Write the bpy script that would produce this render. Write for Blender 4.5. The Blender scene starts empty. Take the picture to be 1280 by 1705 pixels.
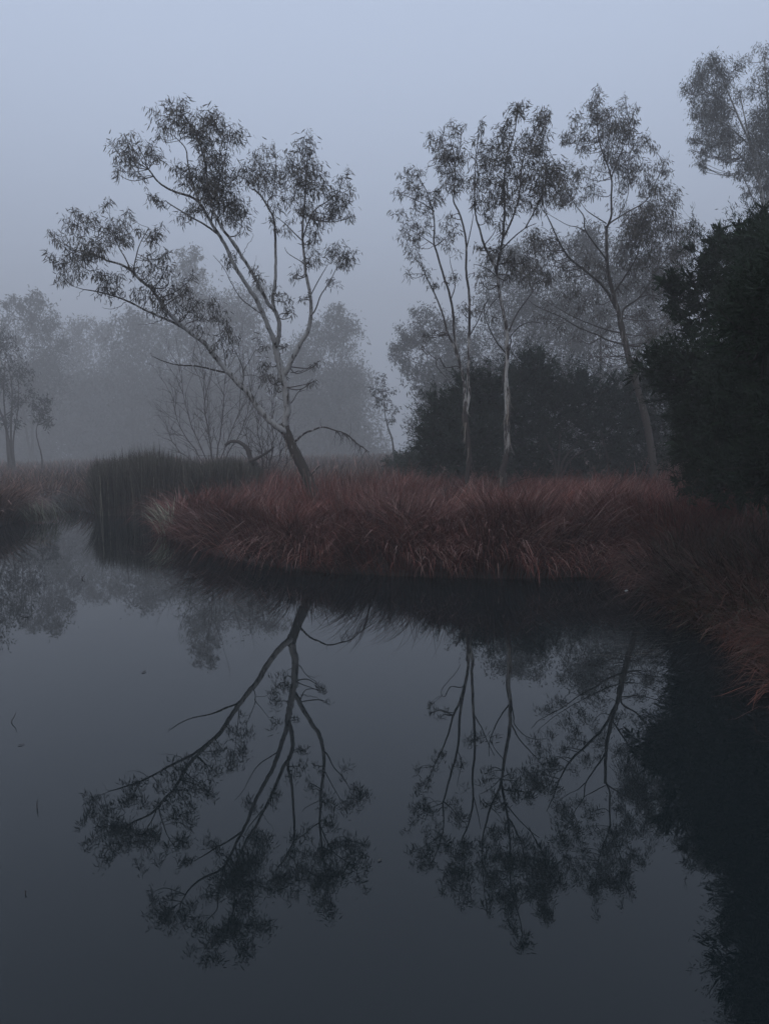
import bpy, math
import numpy as np
from mathutils import Matrix, Vector

# ------------------------------------------------------------------ camera, sky, sun, exposure
sc = bpy.context.scene
COL = sc.collection
F_PX, T_PITCH, ROLL, CAM_H = 1281.0, 0.082, 0.0215, 2.2
th = math.atan(T_PITCH)
R0 = np.array([1.0, 0, 0]); D0 = np.array([0, -math.sin(th), -math.cos(th)]); FW = np.array([0, math.cos(th), -math.sin(th)])
RR = math.cos(ROLL) * R0 + math.sin(ROLL) * D0
DD = -math.sin(ROLL) * R0 + math.cos(ROLL) * D0
camd = bpy.data.cameras.new('camera'); cam = bpy.data.objects.new('camera', camd); COL.objects.link(cam)
camd.sensor_fit = 'VERTICAL'; camd.sensor_height = 36; camd.lens = 36 * F_PX / 1705
camd.clip_start = 0.05; camd.clip_end = 3000
m = Matrix.Identity(4)
for i in range(3):
    m[i][0] = RR[i]; m[i][1] = -DD[i]; m[i][2] = -FW[i]
m[2][3] = CAM_H
cam.matrix_world = m
sc.camera = cam

SUN_EL, SUN_AZ = math.radians(48), math.radians(200)
w = bpy.data.worlds.new('World'); sc.world = w; w.use_nodes = True
nt = w.node_tree; nt.nodes.clear()
sky = nt.nodes.new('ShaderNodeTexSky'); sky.sky_type = 'NISHITA'; sky.sun_disc = False
sky.sun_elevation = SUN_EL; sky.sun_rotation = SUN_AZ; sky.air_density = 1.0; sky.dust_density = 6.0; sky.ozone_density = 1.0
mx = nt.nodes.new('ShaderNodeMix'); mx.data_type = 'RGBA'
mx.inputs[0].default_value = 0.88
mx.inputs[7].default_value = (7.0, 8.28, 10.8, 1)       # an even overcast sheet over the clear sky
bg = nt.nodes.new('ShaderNodeBackground'); bg.inputs['Strength'].default_value = 0.12
wo = nt.nodes.new('ShaderNodeOutputWorld')
# thick cloud: dimmer towards the horizon all round, even overhead
tcw = nt.nodes.new('ShaderNodeTexCoord'); sx = nt.nodes.new('ShaderNodeSeparateXYZ'); mrw = nt.nodes.new('ShaderNodeMapRange'); mrw.interpolation_type = 'SMOOTHSTEP'
mrw.inputs[1].default_value = -.12; mrw.inputs[2].default_value = .5; mrw.inputs[3].default_value = .42; mrw.inputs[4].default_value = 1.0
vm = nt.nodes.new('ShaderNodeVectorMath'); vm.operation = 'SCALE'
nt.links.new(tcw.outputs['Generated'], sx.inputs[0]); nt.links.new(sx.outputs['Z'], mrw.inputs[0])
nt.links.new(mx.outputs[2], vm.inputs[0]); nt.links.new(mrw.outputs[0], vm.inputs['Scale'])
nt.links.new(sky.outputs[0], mx.inputs[6]); nt.links.new(vm.outputs[0], bg.inputs['Color']); nt.links.new(bg.outputs[0], wo.inputs['Surface'])
sl = bpy.data.lights.new('sun', 'SUN'); sl.energy = 0.5; sl.angle = math.radians(30); sl.color = (1, 0.96, 0.9)
so = bpy.data.objects.new('sun', sl); COL.objects.link(so)
so.rotation_euler = (math.radians(90) - SUN_EL, 0, math.radians(180) - SUN_AZ)
sc.view_settings.view_transform = 'Standard'; sc.view_settings.look = 'None'
sc.view_settings.exposure = -0.31; sc.view_settings.gamma = 1; sc.view_settings.use_curve_mapping = False
cy = sc.cycles
cy.use_denoising = True; cy.denoiser = 'OPENIMAGEDENOISE'
cy.max_bounces = 6; cy.diffuse_bounces = 2; cy.glossy_bounces = 2; cy.transmission_bounces = 2; cy.volume_bounces = 1
cy.caustics_reflective = False; cy.caustics_refractive = False
HAZE_DENSITY = 0.0042

# ------------------------------------------------------------------ helpers
rng = np.random.default_rng(7)

def ray(px, py):
    d = FW * F_PX + RR * (px - 640) + DD * (py - 852.5)
    return d / d[1]

def at(px, py, Y):
    return np.array([0, 0, CAM_H]) + ray(px, py) * Y

def onwater(px, py, z=0.0):
    d = ray(px, py)
    return np.array([0, 0, CAM_H]) + d * ((z - CAM_H) / d[2])

def tag(o, label=None, cat=None, group=None, kind=None):
    if label: o['label'] = label
    if cat: o['category'] = cat
    if group: o['group'] = group
    if kind: o['kind'] = kind
    return o

class MB:
    """numpy mesh collector with a per-vertex colour"""
    def __init__(s): s.v = []; s.f = []; s.c = []; s.n = 0
    def add(s, v, f, c=(1, 1, 1)):
        v = np.asarray(v, float).reshape(-1, 3); f = np.asarray(f, int)
        c = np.asarray(c, float)
        if c.ndim == 1: c = np.broadcast_to(c, (len(v), 3))
        s.v.append(v); s.f.append(f + s.n); s.c.append(c); s.n += len(v)
    def build(s, name, mat, parent=None, origin=None, smooth=True):
        v = np.concatenate(s.v); c = np.concatenate(s.c)
        if origin is None: origin = np.zeros(3)
        v = v - origin
        me = bpy.data.meshes.new(name)
        q = [f for f in s.f if f.shape[1] == 4]; t = [f for f in s.f if f.shape[1] == 3]
        q = np.concatenate(q) if q else np.zeros((0, 4), int); t = np.concatenate(t) if t else np.zeros((0, 3), int)
        loops = np.concatenate([q.ravel(), t.ravel()]).astype(np.int32)
        starts = np.concatenate([np.arange(len(q)) * 4, len(q) * 4 + np.arange(len(t)) * 3]).astype(np.int32)
        me.vertices.add(len(v)); me.vertices.foreach_set('co', v.astype(np.float32).ravel())
        me.loops.add(len(loops)); me.loops.foreach_set('vertex_index', loops)
        me.polygons.add(len(starts)); me.polygons.foreach_set('loop_start', starts)
        if smooth: me.polygons.foreach_set('use_smooth', np.ones(len(starts), bool))
        a = me.color_attributes.new('Tint', 'FLOAT_COLOR', 'POINT')
        a.data.foreach_set('color', np.concatenate([c, np.ones((len(c), 1))], 1).astype(np.float32).ravel())
        me.materials.append(mat); me.update(calc_edges=True)
        o = bpy.data.objects.new(name, me); COL.objects.link(o)
        if parent is not None: o.parent = parent
        else: o.location = origin if parent is None else (0, 0, 0)
        return o

def nrm(a): return a / (np.linalg.norm(a, axis=-1, keepdims=True) + 1e-9)

def smooth_path(pts, k=4):
    p = np.asarray(pts, float)
    if len(p) < 3:
        t = np.linspace(0, 1, k + 1)[:, None]; return p[0] * (1 - t) + p[-1] * t
    P = np.vstack([2 * p[0] - p[1], p, 2 * p[-1] - p[-2]])
    out = []
    for i in range(1, len(P) - 2):
        t = np.arange(k)[:, None] / k
        a, b, c, d = P[i - 1], P[i], P[i + 1], P[i + 2]
        out.append(.5 * (2 * b + (c - a) * t + (2 * a - 5 * b + 4 * c - d) * t ** 2 + (3 * b - a - 3 * c + d) * t ** 3))
    out.append(p[-1:]); return np.vstack(out)

def tube(mb, p, r, sides=6, col=(1, 1, 1), lump=0.0):
    p = np.asarray(p, float); n = len(p); r = np.broadcast_to(np.asarray(r, float), (n,))
    t = nrm(np.gradient(p, axis=0))
    ref = np.array([0.31, 0.9, 0.2]) if abs(t[0][1]) < .8 else np.array([1., .1, 0])
    a = nrm(np.cross(t, ref)); b = np.cross(t, a)
    ang = np.arange(sides) * 2 * math.pi / sides
    rr = r[:, None] * (1 + lump * rng.normal(size=(n, sides)))
    v = p[:, None] + rr[..., None] * (np.cos(ang)[None, :, None] * a[:, None] + np.sin(ang)[None, :, None] * b[:, None])
    i = np.arange(n - 1)[:, None] * sides; j = np.arange(sides)[None]; j2 = (j + 1) % sides
    f = np.stack([i + j, i + j2, i + j2 + sides, i + j + sides], -1).reshape(-1, 4)
    c = np.asarray(col, float)
    if c.ndim == 2: c = np.repeat(c, sides, 0)
    mb.add(v.reshape(-1, 3), f, c)

def leaves(mb, base, d, L, W, col, curve=0.25, segs=2):
    """narrow pointed leaves: base (n,3), direction d, length, width"""
    n = len(base); d = nrm(d)
    rnd = rng.normal(size=(n, 3)); side = nrm(np.cross(d, rnd)); up = np.cross(side, d)
    L = np.asarray(L)[:, None]; W = np.asarray(W)[:, None] * .5
    tip = base + d * L + up * L * curve * .5
    if segs == 2:
        m1 = base + d * L * .33 + up * L * curve * .0; m2 = base + d * L * .68 + up * L * curve * .15
        v = np.stack([base, m1 - side * W, m1 + side * W, m2 - side * W * .7, m2 + side * W * .7, tip], 1)
        o = np.arange(n)[:, None] * 6
        mb.add(v.reshape(-1, 3), np.concatenate([o + np.array([[0, 2, 1]]), o + np.array([[3, 4, 5]])]), np.repeat(col, 6, 0))
        mb.f.append((o + np.array([[1, 2, 4, 3]])) + mb.n - n * 6)
    else:
        m1 = base + d * L * .45
        v = np.stack([base, m1 - side * W, tip, m1 + side * W], 1)
        mb.add(v.reshape(-1, 3), np.arange(n * 4).reshape(n, 4), np.repeat(col, 4, 0))

_ph = rng.uniform(0, 6.28, (40, 3)); _dir = rng.normal(size=(40, 2))
def wob(x, y, s, k=0):
    """smooth pseudo noise about -1..1"""
    r = 0
    for i in range(5):
        q = _dir[(i + 5 * k) % 40]; r = r + np.sin((x * q[0] + y * q[1]) * s * (1 + .45 * i) + _ph[(i + 7 * k) % 40][0])
    return r / 3.2

# ------------------------------------------------------------------ materials
def mat(name): 
    m_ = bpy.data.materials.new(name); m_.use_nodes = True
    return m_, m_.node_tree, m_.node_tree.nodes['Principled BSDF']

def tint_mat(name, rough=.7, spec=.25, noise=.25, scale=9.0):
    m_, t, b = mat(name)
    a = t.nodes.new('ShaderNodeAttribute'); a.attribute_name = 'Tint'
    tc = t.nodes.new('ShaderNodeTexCoord'); nz = t.nodes.new('ShaderNodeTexNoise'); nz.inputs['Scale'].default_value = scale
    mr = t.nodes.new('ShaderNodeMapRange'); mr.inputs[3].default_value = 1 - noise; mr.inputs[4].default_value = 1 + noise
    mm = t.nodes.new('ShaderNodeVectorMath'); mm.operation = 'SCALE'
    t.links.new(tc.outputs['Object'], nz.inputs['Vector']); t.links.new(nz.outputs[0], mr.inputs[0])
    t.links.new(a.outputs['Color'], mm.inputs[0]); t.links.new(mr.outputs[0], mm.inputs['Scale'])
    t.links.new(mm.outputs[0], b.inputs['Base Color'])
    b.inputs['Roughness'].default_value = rough; b.inputs['Specular IOR Level'].default_value = spec
    return m_

def bark_mat(name, pale, dark, cover=.5, scale=3.0):
    """peeling gum bark: pale smooth wood with darker shreds; Tint.r = how much rough dark bark is left"""
    m_, t, b = mat(name); N = t.nodes.new; K = t.links.new
    a = N('ShaderNodeAttribute'); a.attribute_name = 'Tint'; sep = N('ShaderNodeSeparateColor'); K(a.outputs['Color'], sep.inputs[0])
    tc = N('ShaderNodeTexCoord'); mp = N('ShaderNodeMapping'); mp.inputs['Scale'].default_value = (scale * 2.6, scale * 2.6, scale * .55)
    K(tc.outputs['Object'], mp.inputs['Vector'])
    n1 = N('ShaderNodeTexNoise'); n1.inputs['Scale'].default_value = 1.6; n1.inputs['Detail'].default_value = 7; n1.inputs['Roughness'].default_value = .65
    K(mp.outputs[0], n1.inputs['Vector'])
    ad = N('ShaderNodeMath'); ad.operation = 'ADD'; K(n1.outputs[0], ad.inputs[0])
    mu = N('ShaderNodeMath'); mu.operation = 'MULTIPLY_ADD'; mu.inputs[1].default_value = .55; mu.inputs[2].default_value = cover - .5
    K(sep.outputs[0], mu.inputs[0]); K(mu.outputs[0], ad.inputs[1])
    rp = N('ShaderNodeValToRGB'); rp.color_ramp.elements[0].position = .47; rp.color_ramp.elements[1].position = .56
    rp.color_ramp.elements[0].color = (*pale, 1); rp.color_ramp.elements[1].color = (*dark, 1)
    K(ad.outputs[0], rp.inputs[0])
    n2 = N('ShaderNodeTexNoise'); n2.inputs['Scale'].default_value = 22; n2.inputs['Detail'].default_value = 5; K(mp.outputs[0], n2.inputs['Vector'])
    mr = N('ShaderNodeMapRange'); mr.inputs[3].default_value = .45; mr.inputs[4].default_value = 1.5; K(n2.outputs[0], mr.inputs[0])
    sc_ = N('ShaderNodeVectorMath'); sc_.operation = 'SCALE'; K(rp.outputs[0], sc_.inputs[0]); K(mr.outputs[0], sc_.inputs['Scale'])
    K(sc_.outputs[0], b.inputs['Base Color']); b.inputs['Roughness'].default_value = .75; b.inputs['Specular IOR Level'].default_value = .2
    bp = N('ShaderNodeBump'); bp.inputs['Strength'].default_value = .7; bp.inputs['Distance'].default_value = .03
    K(ad.outputs[0], bp.inputs['Height']); K(bp.outputs[0], b.inputs['Normal'])
    return m_

M_BARK = bark_mat('gum_bark', (.40, .39, .37), (.065, .055, .048), .45)
M_BARK_PATCHY = bark_mat('patchy_gum_bark', (.42, .40, .37), (.06, .05, .045), .52, 2.6)
M_BARK_FAR = bark_mat('far_bark', (.2, .19, .18), (.08, .07, .06), .5)
M_TWIG = tint_mat('twig_wood', .8, .15)
M_LEAF = tint_mat('gum_leaf', .5, .3)
M_NEEDLE = tint_mat('paperbark_leaf', .7, .15)
M_GRASS = tint_mat('dry_grass', .7, .2)
M_REED = tint_mat('reed_stalk', .7, .2)

def water_mat():
    m_, t, b = mat('still_water'); N = t.nodes.new; K = t.links.new
    b.inputs['Base Color'].default_value = (.007, .011, .012, 1); b.inputs['Roughness'].default_value = .004
    b.inputs['IOR'].default_value = 1.333; b.inputs['Specular IOR Level'].default_value = .5
    tc = N('ShaderNodeTexCoord'); n1 = N('ShaderNodeTexNoise'); n1.inputs['Scale'].default_value = 1.1; n1.inputs['Detail'].default_value = 3
    K(tc.outputs['Object'], n1.inputs['Vector'])
    bp = N('ShaderNodeBump'); bp.inputs['Strength'].default_value = .12; bp.inputs['Distance'].default_value = .003
    K(n1.outputs[0], bp.inputs['Height']); K(bp.outputs[0], b.inputs['Normal'])
    return m_
def soil_mat():
    m_, t, b = mat('bank_soil'); N = t.nodes.new; K = t.links.new
    tc = N('ShaderNodeTexCoord'); n1 = N('ShaderNodeTexNoise'); n1.inputs['Scale'].default_value = 1.3; n1.inputs['Detail'].default_value = 8
    K(tc.outputs['Object'], n1.inputs['Vector'])
    rp = N('ShaderNodeValToRGB'); rp.color_ramp.elements[0].position = .35; rp.color_ramp.elements[1].position = .7
    rp.color_ramp.elements[0].color = (.012, .009, .008, 1); rp.color_ramp.elements[1].color = (.035, .022, .018, 1)
    K(n1.outputs[0], rp.inputs[0]); K(rp.outputs[0], b.inputs['Base Color']); b.inputs['Roughness'].default_value = .95
    bp = N('ShaderNodeBump'); bp.inputs['Strength'].default_value = 1; bp.inputs['Distance'].default_value = .1
    K(n1.outputs[0], bp.inputs['Height']); K(bp.outputs[0], b.inputs['Normal'])
    return m_

# ------------------------------------------------------------------ pond outline, ground, water, haze
shore_px = [(-420, 930), (-180, 905), (-60, 886), (0, 876), (36, 864), (58, 853), (70, 844), (110, 841), (146, 851), (160, 855), (230, 856), (300, 857),
            (290, 868), (272, 880), (268, 892), (300, 902), (350, 920), (420, 937), (500, 949), (570, 955), (640, 958), (720, 961), (800, 963), (880, 963), (950, 960),
            (1010, 962), (1046, 950), (1066, 962), (1088, 988), (1128, 1016), (1172, 1040), (1225, 1062), (1270, 1090), (1310, 1130), (1360, 1200), (1440, 1400)]
shore = np.array([onwater(*p)[:2] for p in shore_px])
shore = np.vstack([shore, [[4.6, 1.0], [5.5, -12], [-30, -14], [-34, 8]]])

def shore_info(x, y):
    """signed distance (land +) and unit vector from the nearest shore point to (x, y)"""
    a = shore; b = np.roll(shore, -1, 0)
    best = np.full(x.shape, 1e9); bx = np.zeros(x.shape); by = np.zeros(x.shape); ins = np.zeros(x.shape, bool)
    for (x0, y0), (x1, y1) in zip(a, b):
        dx, dy = x1 - x0, y1 - y0; L2 = dx * dx + dy * dy
        t = np.clip(((x - x0) * dx + (y - y0) * dy) / L2, 0, 1)
        ex = x - (x0 + t * dx); ey = y - (y0 + t * dy); dd = ex * ex + ey * ey
        k = dd < best; best = np.where(k, dd, best); bx = np.where(k, ex, bx); by = np.where(k, ey, by)
        c = ((y0 > y) != (y1 > y)); xi = x0 + (y - y0) * dx / (dy if abs(dy) > 1e-9 else 1e-9)
        ins ^= c & (x < xi)
    d = np.sqrt(best); s = np.where(ins, -1.0, 1.0)
    return d * s, np.stack([bx * s, by * s], -1) / (d[..., None] + 1e-6)

def ground_z(x, y, sd):
    out = .04 + .36 * (1 - np.exp(-np.maximum(sd, 0) / .7)) + .07 * wob(x, y, .9, 1) * np.clip(sd, 0, 1) + .3 * np.clip((y - 40) / 60, 0, 1)
    return np.where(sd > 0, out, np.maximum(-1.0, sd * .8 - .02))

gx = np.sinh(np.linspace(-4.3, 4.3, 150)) * 8.5; gx = gx[(gx > -310) & (gx < 310)]
gy = 18 + np.sinh(np.linspace(-2.6, 4.2, 150)) * 9; gy = gy[gy < 330]
X, Y = np.meshgrid(gx, gy); sd, _ = shore_info(X, Y); Z = ground_z(X, Y, sd)
n0, n1_ = X.shape; ii = (np.arange(n0 - 1)[:, None] * n1_ + np.arange(n1_ - 1)[None]).ravel()
g = MB(); g.add(np.stack([X, Y, Z], -1).reshape(-1, 3), np.stack([ii, ii + 1, ii + 1 + n1_, ii + n1_], -1))
tag(g.build('ground', soil_mat()), kind='structure')
wv = MB(); wv.add([(-60, -40, 0), (60, -40, 0), (60, 60, 0), (-60, 60, 0)], [[0, 1, 2, 3]])
tag(wv.build('pond_water', water_mat()), kind='structure')

hz = bpy.data.materials.new('haze_air'); hz.use_nodes = True; t = hz.node_tree; t.nodes.clear()
pv = t.nodes.new('ShaderNodeVolumePrincipled'); pv.inputs['Density'].default_value = HAZE_DENSITY; pv.inputs['Color'].default_value = (.87, .845, .82, 1)
pv.inputs['Anisotropy'].default_value = 0.0
ho = t.nodes.new('ShaderNodeOutputMaterial'); t.links.new(pv.outputs[0], ho.inputs['Volume'])
hb = MB(); x0, x1, y0, y1, z0, z1 = -315, 315, -52, 335, -2.2, 66
hb.add([(x, y, z) for z in (z0, z1) for y in (y0, y1) for x in (x0, x1)], [[0, 2, 3, 1], [4, 5, 7, 6], [0, 1, 5, 4], [2, 6, 7, 3], [0, 4, 6, 2], [1, 3, 7, 5]])
tag(hb.build('haze', hz, smooth=False), kind='stuff')

# ------------------------------------------------------------------ traced trees
def jit(c, n, s=.18, sh=None):
    c = np.asarray(c); k = 1 + s * rng.normal(size=(n, 1)); return np.clip(c[None] * k + (0 if sh is None else sh), .004, 1)

LEAFCOL = np.array([.078, .070, .056])

def gum(name, label, Y0, limbs, blobs, leaf=.148, lw=.020, dens=1.0, bark=M_BARK, group=None, twig_r=.010, leafcol=LEAFCOL, segs=2, jitter=.45, bare=(), droop=1.0, cat='tree', rough_h=1.0, thick=1.0, strips=0):
    """limbs: (points px, r0, r1 in px, depth offset start, end); blobs: (px, py, r px, density)"""
    base = at(*limbs[0][0][0], Y0 + limbs[0][3]); base = np.array([base[0], base[1], .25])
    root = bpy.data.objects.new(name, None); COL.objects.link(root); root.location = base; root.empty_display_size = .3
    tag(root, label, cat, group)
    skp, skx = [], []
    for k, (pp, r0, r1, d0, d1) in enumerate(limbs):
        n = len(pp); tt = np.linspace(0, 1, n)
        P = np.array([at(x, y, Y0 + d0 + (d1 - d0) * a) for (x, y), a in zip(pp, tt)])
        R = np.array([(r0 + (r1 - r0) * a) for a in tt]) * (Y0 / F_PX) * .74 * thick
        if k == 0:
            q = P[0] + (P[0] - P[1]) / abs(P[0][2] - P[1][2]) * max(P[0][2] - .1, .05) * .8; q[2] = .1
            P = np.vstack([q, P]); R = np.concatenate([[R[0] * 1.45], R])
        S = smooth_path(P, 5); RS = np.interp(np.linspace(0, 1, len(S)), np.linspace(0, 1, len(R)), R)
        if k: S[1:-1] += rng.normal(size=(len(S) - 2, 3)) * RS[1:-1, None] * .1
        hh = np.clip(1 - (S[:, 2] - .5) / (3.1 * rough_h), 0, 1) if k == 0 else np.zeros(len(S))
        small = np.clip(.5 - RS * 12, 0, .5)
        cc = np.stack([np.maximum(hh, small)] * 3, 1)
        b = MB(); tube(b, S, RS, 10 if RS.max() > .04 else 6, cc, .05 if k == 0 else .03)
        b.build('trunk' if k == 0 else 'limb', bark, root, base)
        skp.append(S); skx.append(RS)
    sb = MB()
    for k in range(strips):
        j = rng.integers(2, len(skp[0]) - 3); a_ = rng.uniform(0, 6.28); q = skp[0][j] + np.array([math.cos(a_), math.sin(a_), 0]) * skx[0][j] * 1.02
        ln = rng.uniform(.15, .55); ww = rng.uniform(.008, .022); o_ = np.array([math.cos(a_), math.sin(a_), 0]); sd_ = np.array([-math.sin(a_), math.cos(a_), 0])
        pts = [q + o_ * (.01 + .10 * (i / 4) ** 2 * rng.uniform(.6, 1.4)) - np.array([0, 0, ln * i / 4]) + sd_ * rng.normal() * .01 for i in range(5)]
        V = np.array([[p_ - sd_ * ww * (1 - i * .18), p_ + sd_ * ww * (1 - i * .18)] for i, p_ in enumerate(pts)]).reshape(-1, 3)
        sb.add(V, [[2 * i, 2 * i + 1, 2 * i + 3, 2 * i + 2] for i in range(4)], np.array([.22, .19, .16]) * rng.uniform(.4, 1.4))
    if strips: tag(sb.build('bark_strips', M_TWIG, root, base), kind='stuff')
    SK = np.vstack(skp); SR = np.concatenate(skx)
    v = SK - np.array([0, 0, CAM_H]); cx = v @ RR; cyv = v @ DD; cz = v @ FW
    SPX = np.stack([640 + F_PX * cx / cz, 852.5 + F_PX * cyv / cz], 1)
    tw = MB(); lf = MB()
    pos_, dir_, len_, col_ = [], [], [], []
    extra = [(b[0] + rng.uniform(-1, 1) * b[2] * 1.1, b[1] + rng.uniform(-1, 1) * b[2] * 1.1, b[2] * .8, b[3] * .45) for b in blobs]
    for (bx, by, br, bd) in list(blobs) + extra:
        dpx = np.hypot(SPX[:, 0] - bx, (SPX[:, 1] - by)) + np.where(SPX[:, 1] < by - br * .3, 40, 0) + np.where(SPX[:, 1] - by > 0, 0, 12)
        j = int(np.argmin(dpx)); Yb = SK[j, 1] + rng.normal() * jitter
        C = at(bx, by, Yb); r = br * Yb / F_PX
        hub = C - np.array([0, 0, r * .35]) + (SK[j] - C) * .12
        mid = (SK[j] + hub) / 2 + np.array([0, 0, -.08]) * np.linalg.norm(hub - SK[j]) + rng.normal(size=3) * .05
        rb = min(SR[j] * .6, twig_r * 1.6)
        br_ = smooth_path([SK[j], mid, hub, hub + (hub - mid) * .4 + np.array([0, 0, r * .4])], 3)
        tube(tw, br_, np.linspace(rb, twig_r * .5, len(br_)), 4, (.09, .075, .068))
        nt_ = max(4, int(13 * (br / 18) ** 1.3 * (.6 + .4 * min(bd, 1.5))))
        nl = int(dens * bd ** .8 * 0.265 * br ** 2) + 6
        u = nrm(rng.normal(size=(nt_, 3)) + np.array([0, 0, .35])) * (rng.uniform(.35, 1.0, (nt_, 1)) ** .6) * r * np.array([1, 1, 1.0])
        ends = C + u
        for e in ends:
            s0 = br_[rng.integers(len(br_) // 2, len(br_))]
            md = (s0 + e) / 2 + rng.normal(size=3) * r * .12
            tube(tw, smooth_path([s0, md, e], 2), np.linspace(twig_r * .45, twig_r * .2, 5), 3, (.085, .07, .065))
        k = rng.integers(0, nt_, nl); s = rng.uniform(.45, 1.05, (nl, 1))
        p = hub + (ends[k] - hub) * s + rng.normal(size=(nl, 3)) * r * .26
        out = nrm(ends[k] - C)
        d = out * .55 + rng.normal(size=(nl, 3)) * .45 + np.array([0, 0, -.95 * droop])
        pos_.append(p); dir_.append(d)
        len_.append(rng.uniform(.65, 1.25, nl) * leaf)
        col_.append(jit(leafcol, nl, .25, rng.normal(size=(nl, 1)) * np.array([[.006, .003, 0]])))
    for pp, yo, rr_ in bare:          # bare dead twigs
        S = smooth_path([at(x, y, Y0 + yo) for x, y in pp], 4)
        S[1:-1] += rng.normal(size=(len(S) - 2, 3)) * .012
        tube(tw, S, np.linspace(rr_, rr_ * .3, len(S)), 4, (.07, .06, .055))
    if pos_:
        leaves(lf, np.vstack(pos_), np.vstack(dir_), np.concatenate(len_), np.concatenate(len_) * (lw / leaf), np.vstack(col_), segs=segs)
        tag(lf.build('foliage', M_LEAF, root, base), kind='stuff')
    if tw.v: tag(tw.build('twigs', M_TWIG, root, base), kind='stuff')
    return root

# --- the leaning gum on the spit
M_BARK_DARK = bark_mat('dull_gum_bark', (.26, .24, .22), (.07, .06, .052), .6, 2.2)
T1_L = [
 ([(516, 808), (505, 780), (490, 750), (478, 722), (472, 704)], 12.5, 10, 0, 0),
 ([(472, 712), (475, 700), (478, 681), (476, 656), (472, 631), (467, 612), (462, 594), (459, 575)], 8.8, 7, 0, -.4),
 ([(459, 578), (456, 566), (448, 547), (439, 525), (431, 506), (418, 485), (403, 462), (389, 438), (376, 410), (365, 391), (353, 373), (339, 349), (330, 335), (316, 327), (294, 320), (278, 313), (262, 301), (248, 282)], 5.6, 1.3, -.4, -2.3),
 ([(460, 578), (464, 560), (465, 537), (457, 516), (447, 506), (433, 478), (419, 452), (403, 427), (389, 403), (370, 380), (352, 340), (345, 300), (340, 262), (325, 220), (305, 190)], 5.2, 1.0, -.4, -2.6),
 ([(457, 516), (454, 497), (458, 474), (459, 450), (459, 420), (458, 384), (455, 361), (447, 347), (436, 328), (424, 316)], 3.8, 1.4, -.5, -1.0),
 ([(470, 628), (477, 618), (487, 597), (499, 575), (512, 553), (517, 531), (518, 506), (514, 478), (509, 455), (507, 431), (504, 399), (505, 361), (509, 314), (511, 281), (512, 255)], 5.8, 1.0, -.2, -1.6),
 ([(474, 724), (470, 716), (452, 703), (431, 680), (415, 656), (396, 637), (374, 612), (359, 594), (343, 573), (324, 559), (302, 541), (277, 517), (255, 484), (236, 468), (219, 451), (201, 440), (182, 435), (160, 425)], 7.5, 1.5, 0, -2.2),
 ([(330, 564), (302, 544), (271, 529), (240, 515), (210, 500), (184, 491), (154, 484), (140, 482), (123, 477)], 3.3, .5, -1.1, -1.6),
 ([(377, 617), (374, 620), (349, 614), (324, 609), (298, 608), (274, 602), (256, 594)], 2.6, .7, -.7, -1.8),
 ([(489, 738), (495, 732), (506, 722), (521, 716), (537, 711), (556, 716), (577, 723), (593, 737), (615, 753)], 2.8, .7, 0, -1.0),
 ([(365, 391), (341, 374), (316, 360), (285, 341), (276, 334)], 2.2, .8, -1.3, -1.0),
 ([(330, 336), (320, 300), (313, 271), (309, 247), (290, 226)], 2.2, .8, -1.8, -1.4),
 ([(352, 372), (356, 340), (365, 300), (375, 262), (380, 230)], 2.0, .7, -1.5, -2.6),
 ([(219, 451), (208, 428), (198, 411), (191, 390)], 1.6, .7, -1.9, -1.6),
 ([(222, 453), (226, 432), (233, 407), (248, 379)], 1.5, .7, -1.8, -2.3),
 ([(447, 347), (446, 335), (454, 323), (458, 296), (460, 262)], 1.6, .7, -.9, -.4),
 ([(517, 526), (525, 516), (534, 492), (548, 471), (561, 445)], 1.9, .8, -.8, -.2),
 ([(517, 492), (532, 464), (545, 442)], 1.2, .7, -.8, -1.4),
 ([(505, 395), (514, 368), (525, 349), (548, 333), (566, 318)], 1.6, .8, -1.2, -1.9),
 ([(504, 401), (494, 392), (475, 373), (462, 362)], 1.5, .7, -1.2, -.6),
 ([(506, 440), (502, 436), (480, 422), (474, 412)], 1.1, .5, -1.1, -.6),
 ([(404, 430), (380, 395), (368, 370)], 1.6, .7, -1.3, -.4),
 ([(439, 525), (420, 512), (400, 495), (385, 470), (372, 445), (355, 425)], 1.4, .5, -.6, .3),
 ([(518, 792), (524, 784), (532, 776)], 2.0, .9, 0, -.2),
 ([(404, 640), (406, 628), (404, 612), (393, 587), (384, 570)], 1.2, .6, -.6, -.3),
 ([(377, 615), (374, 590), (368, 560), (364, 535)], 1.2, .6, -.7, -.9),
 ([(404, 620), (416, 600), (426, 582)], .9, .5, -.5, -.2),
]
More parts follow.
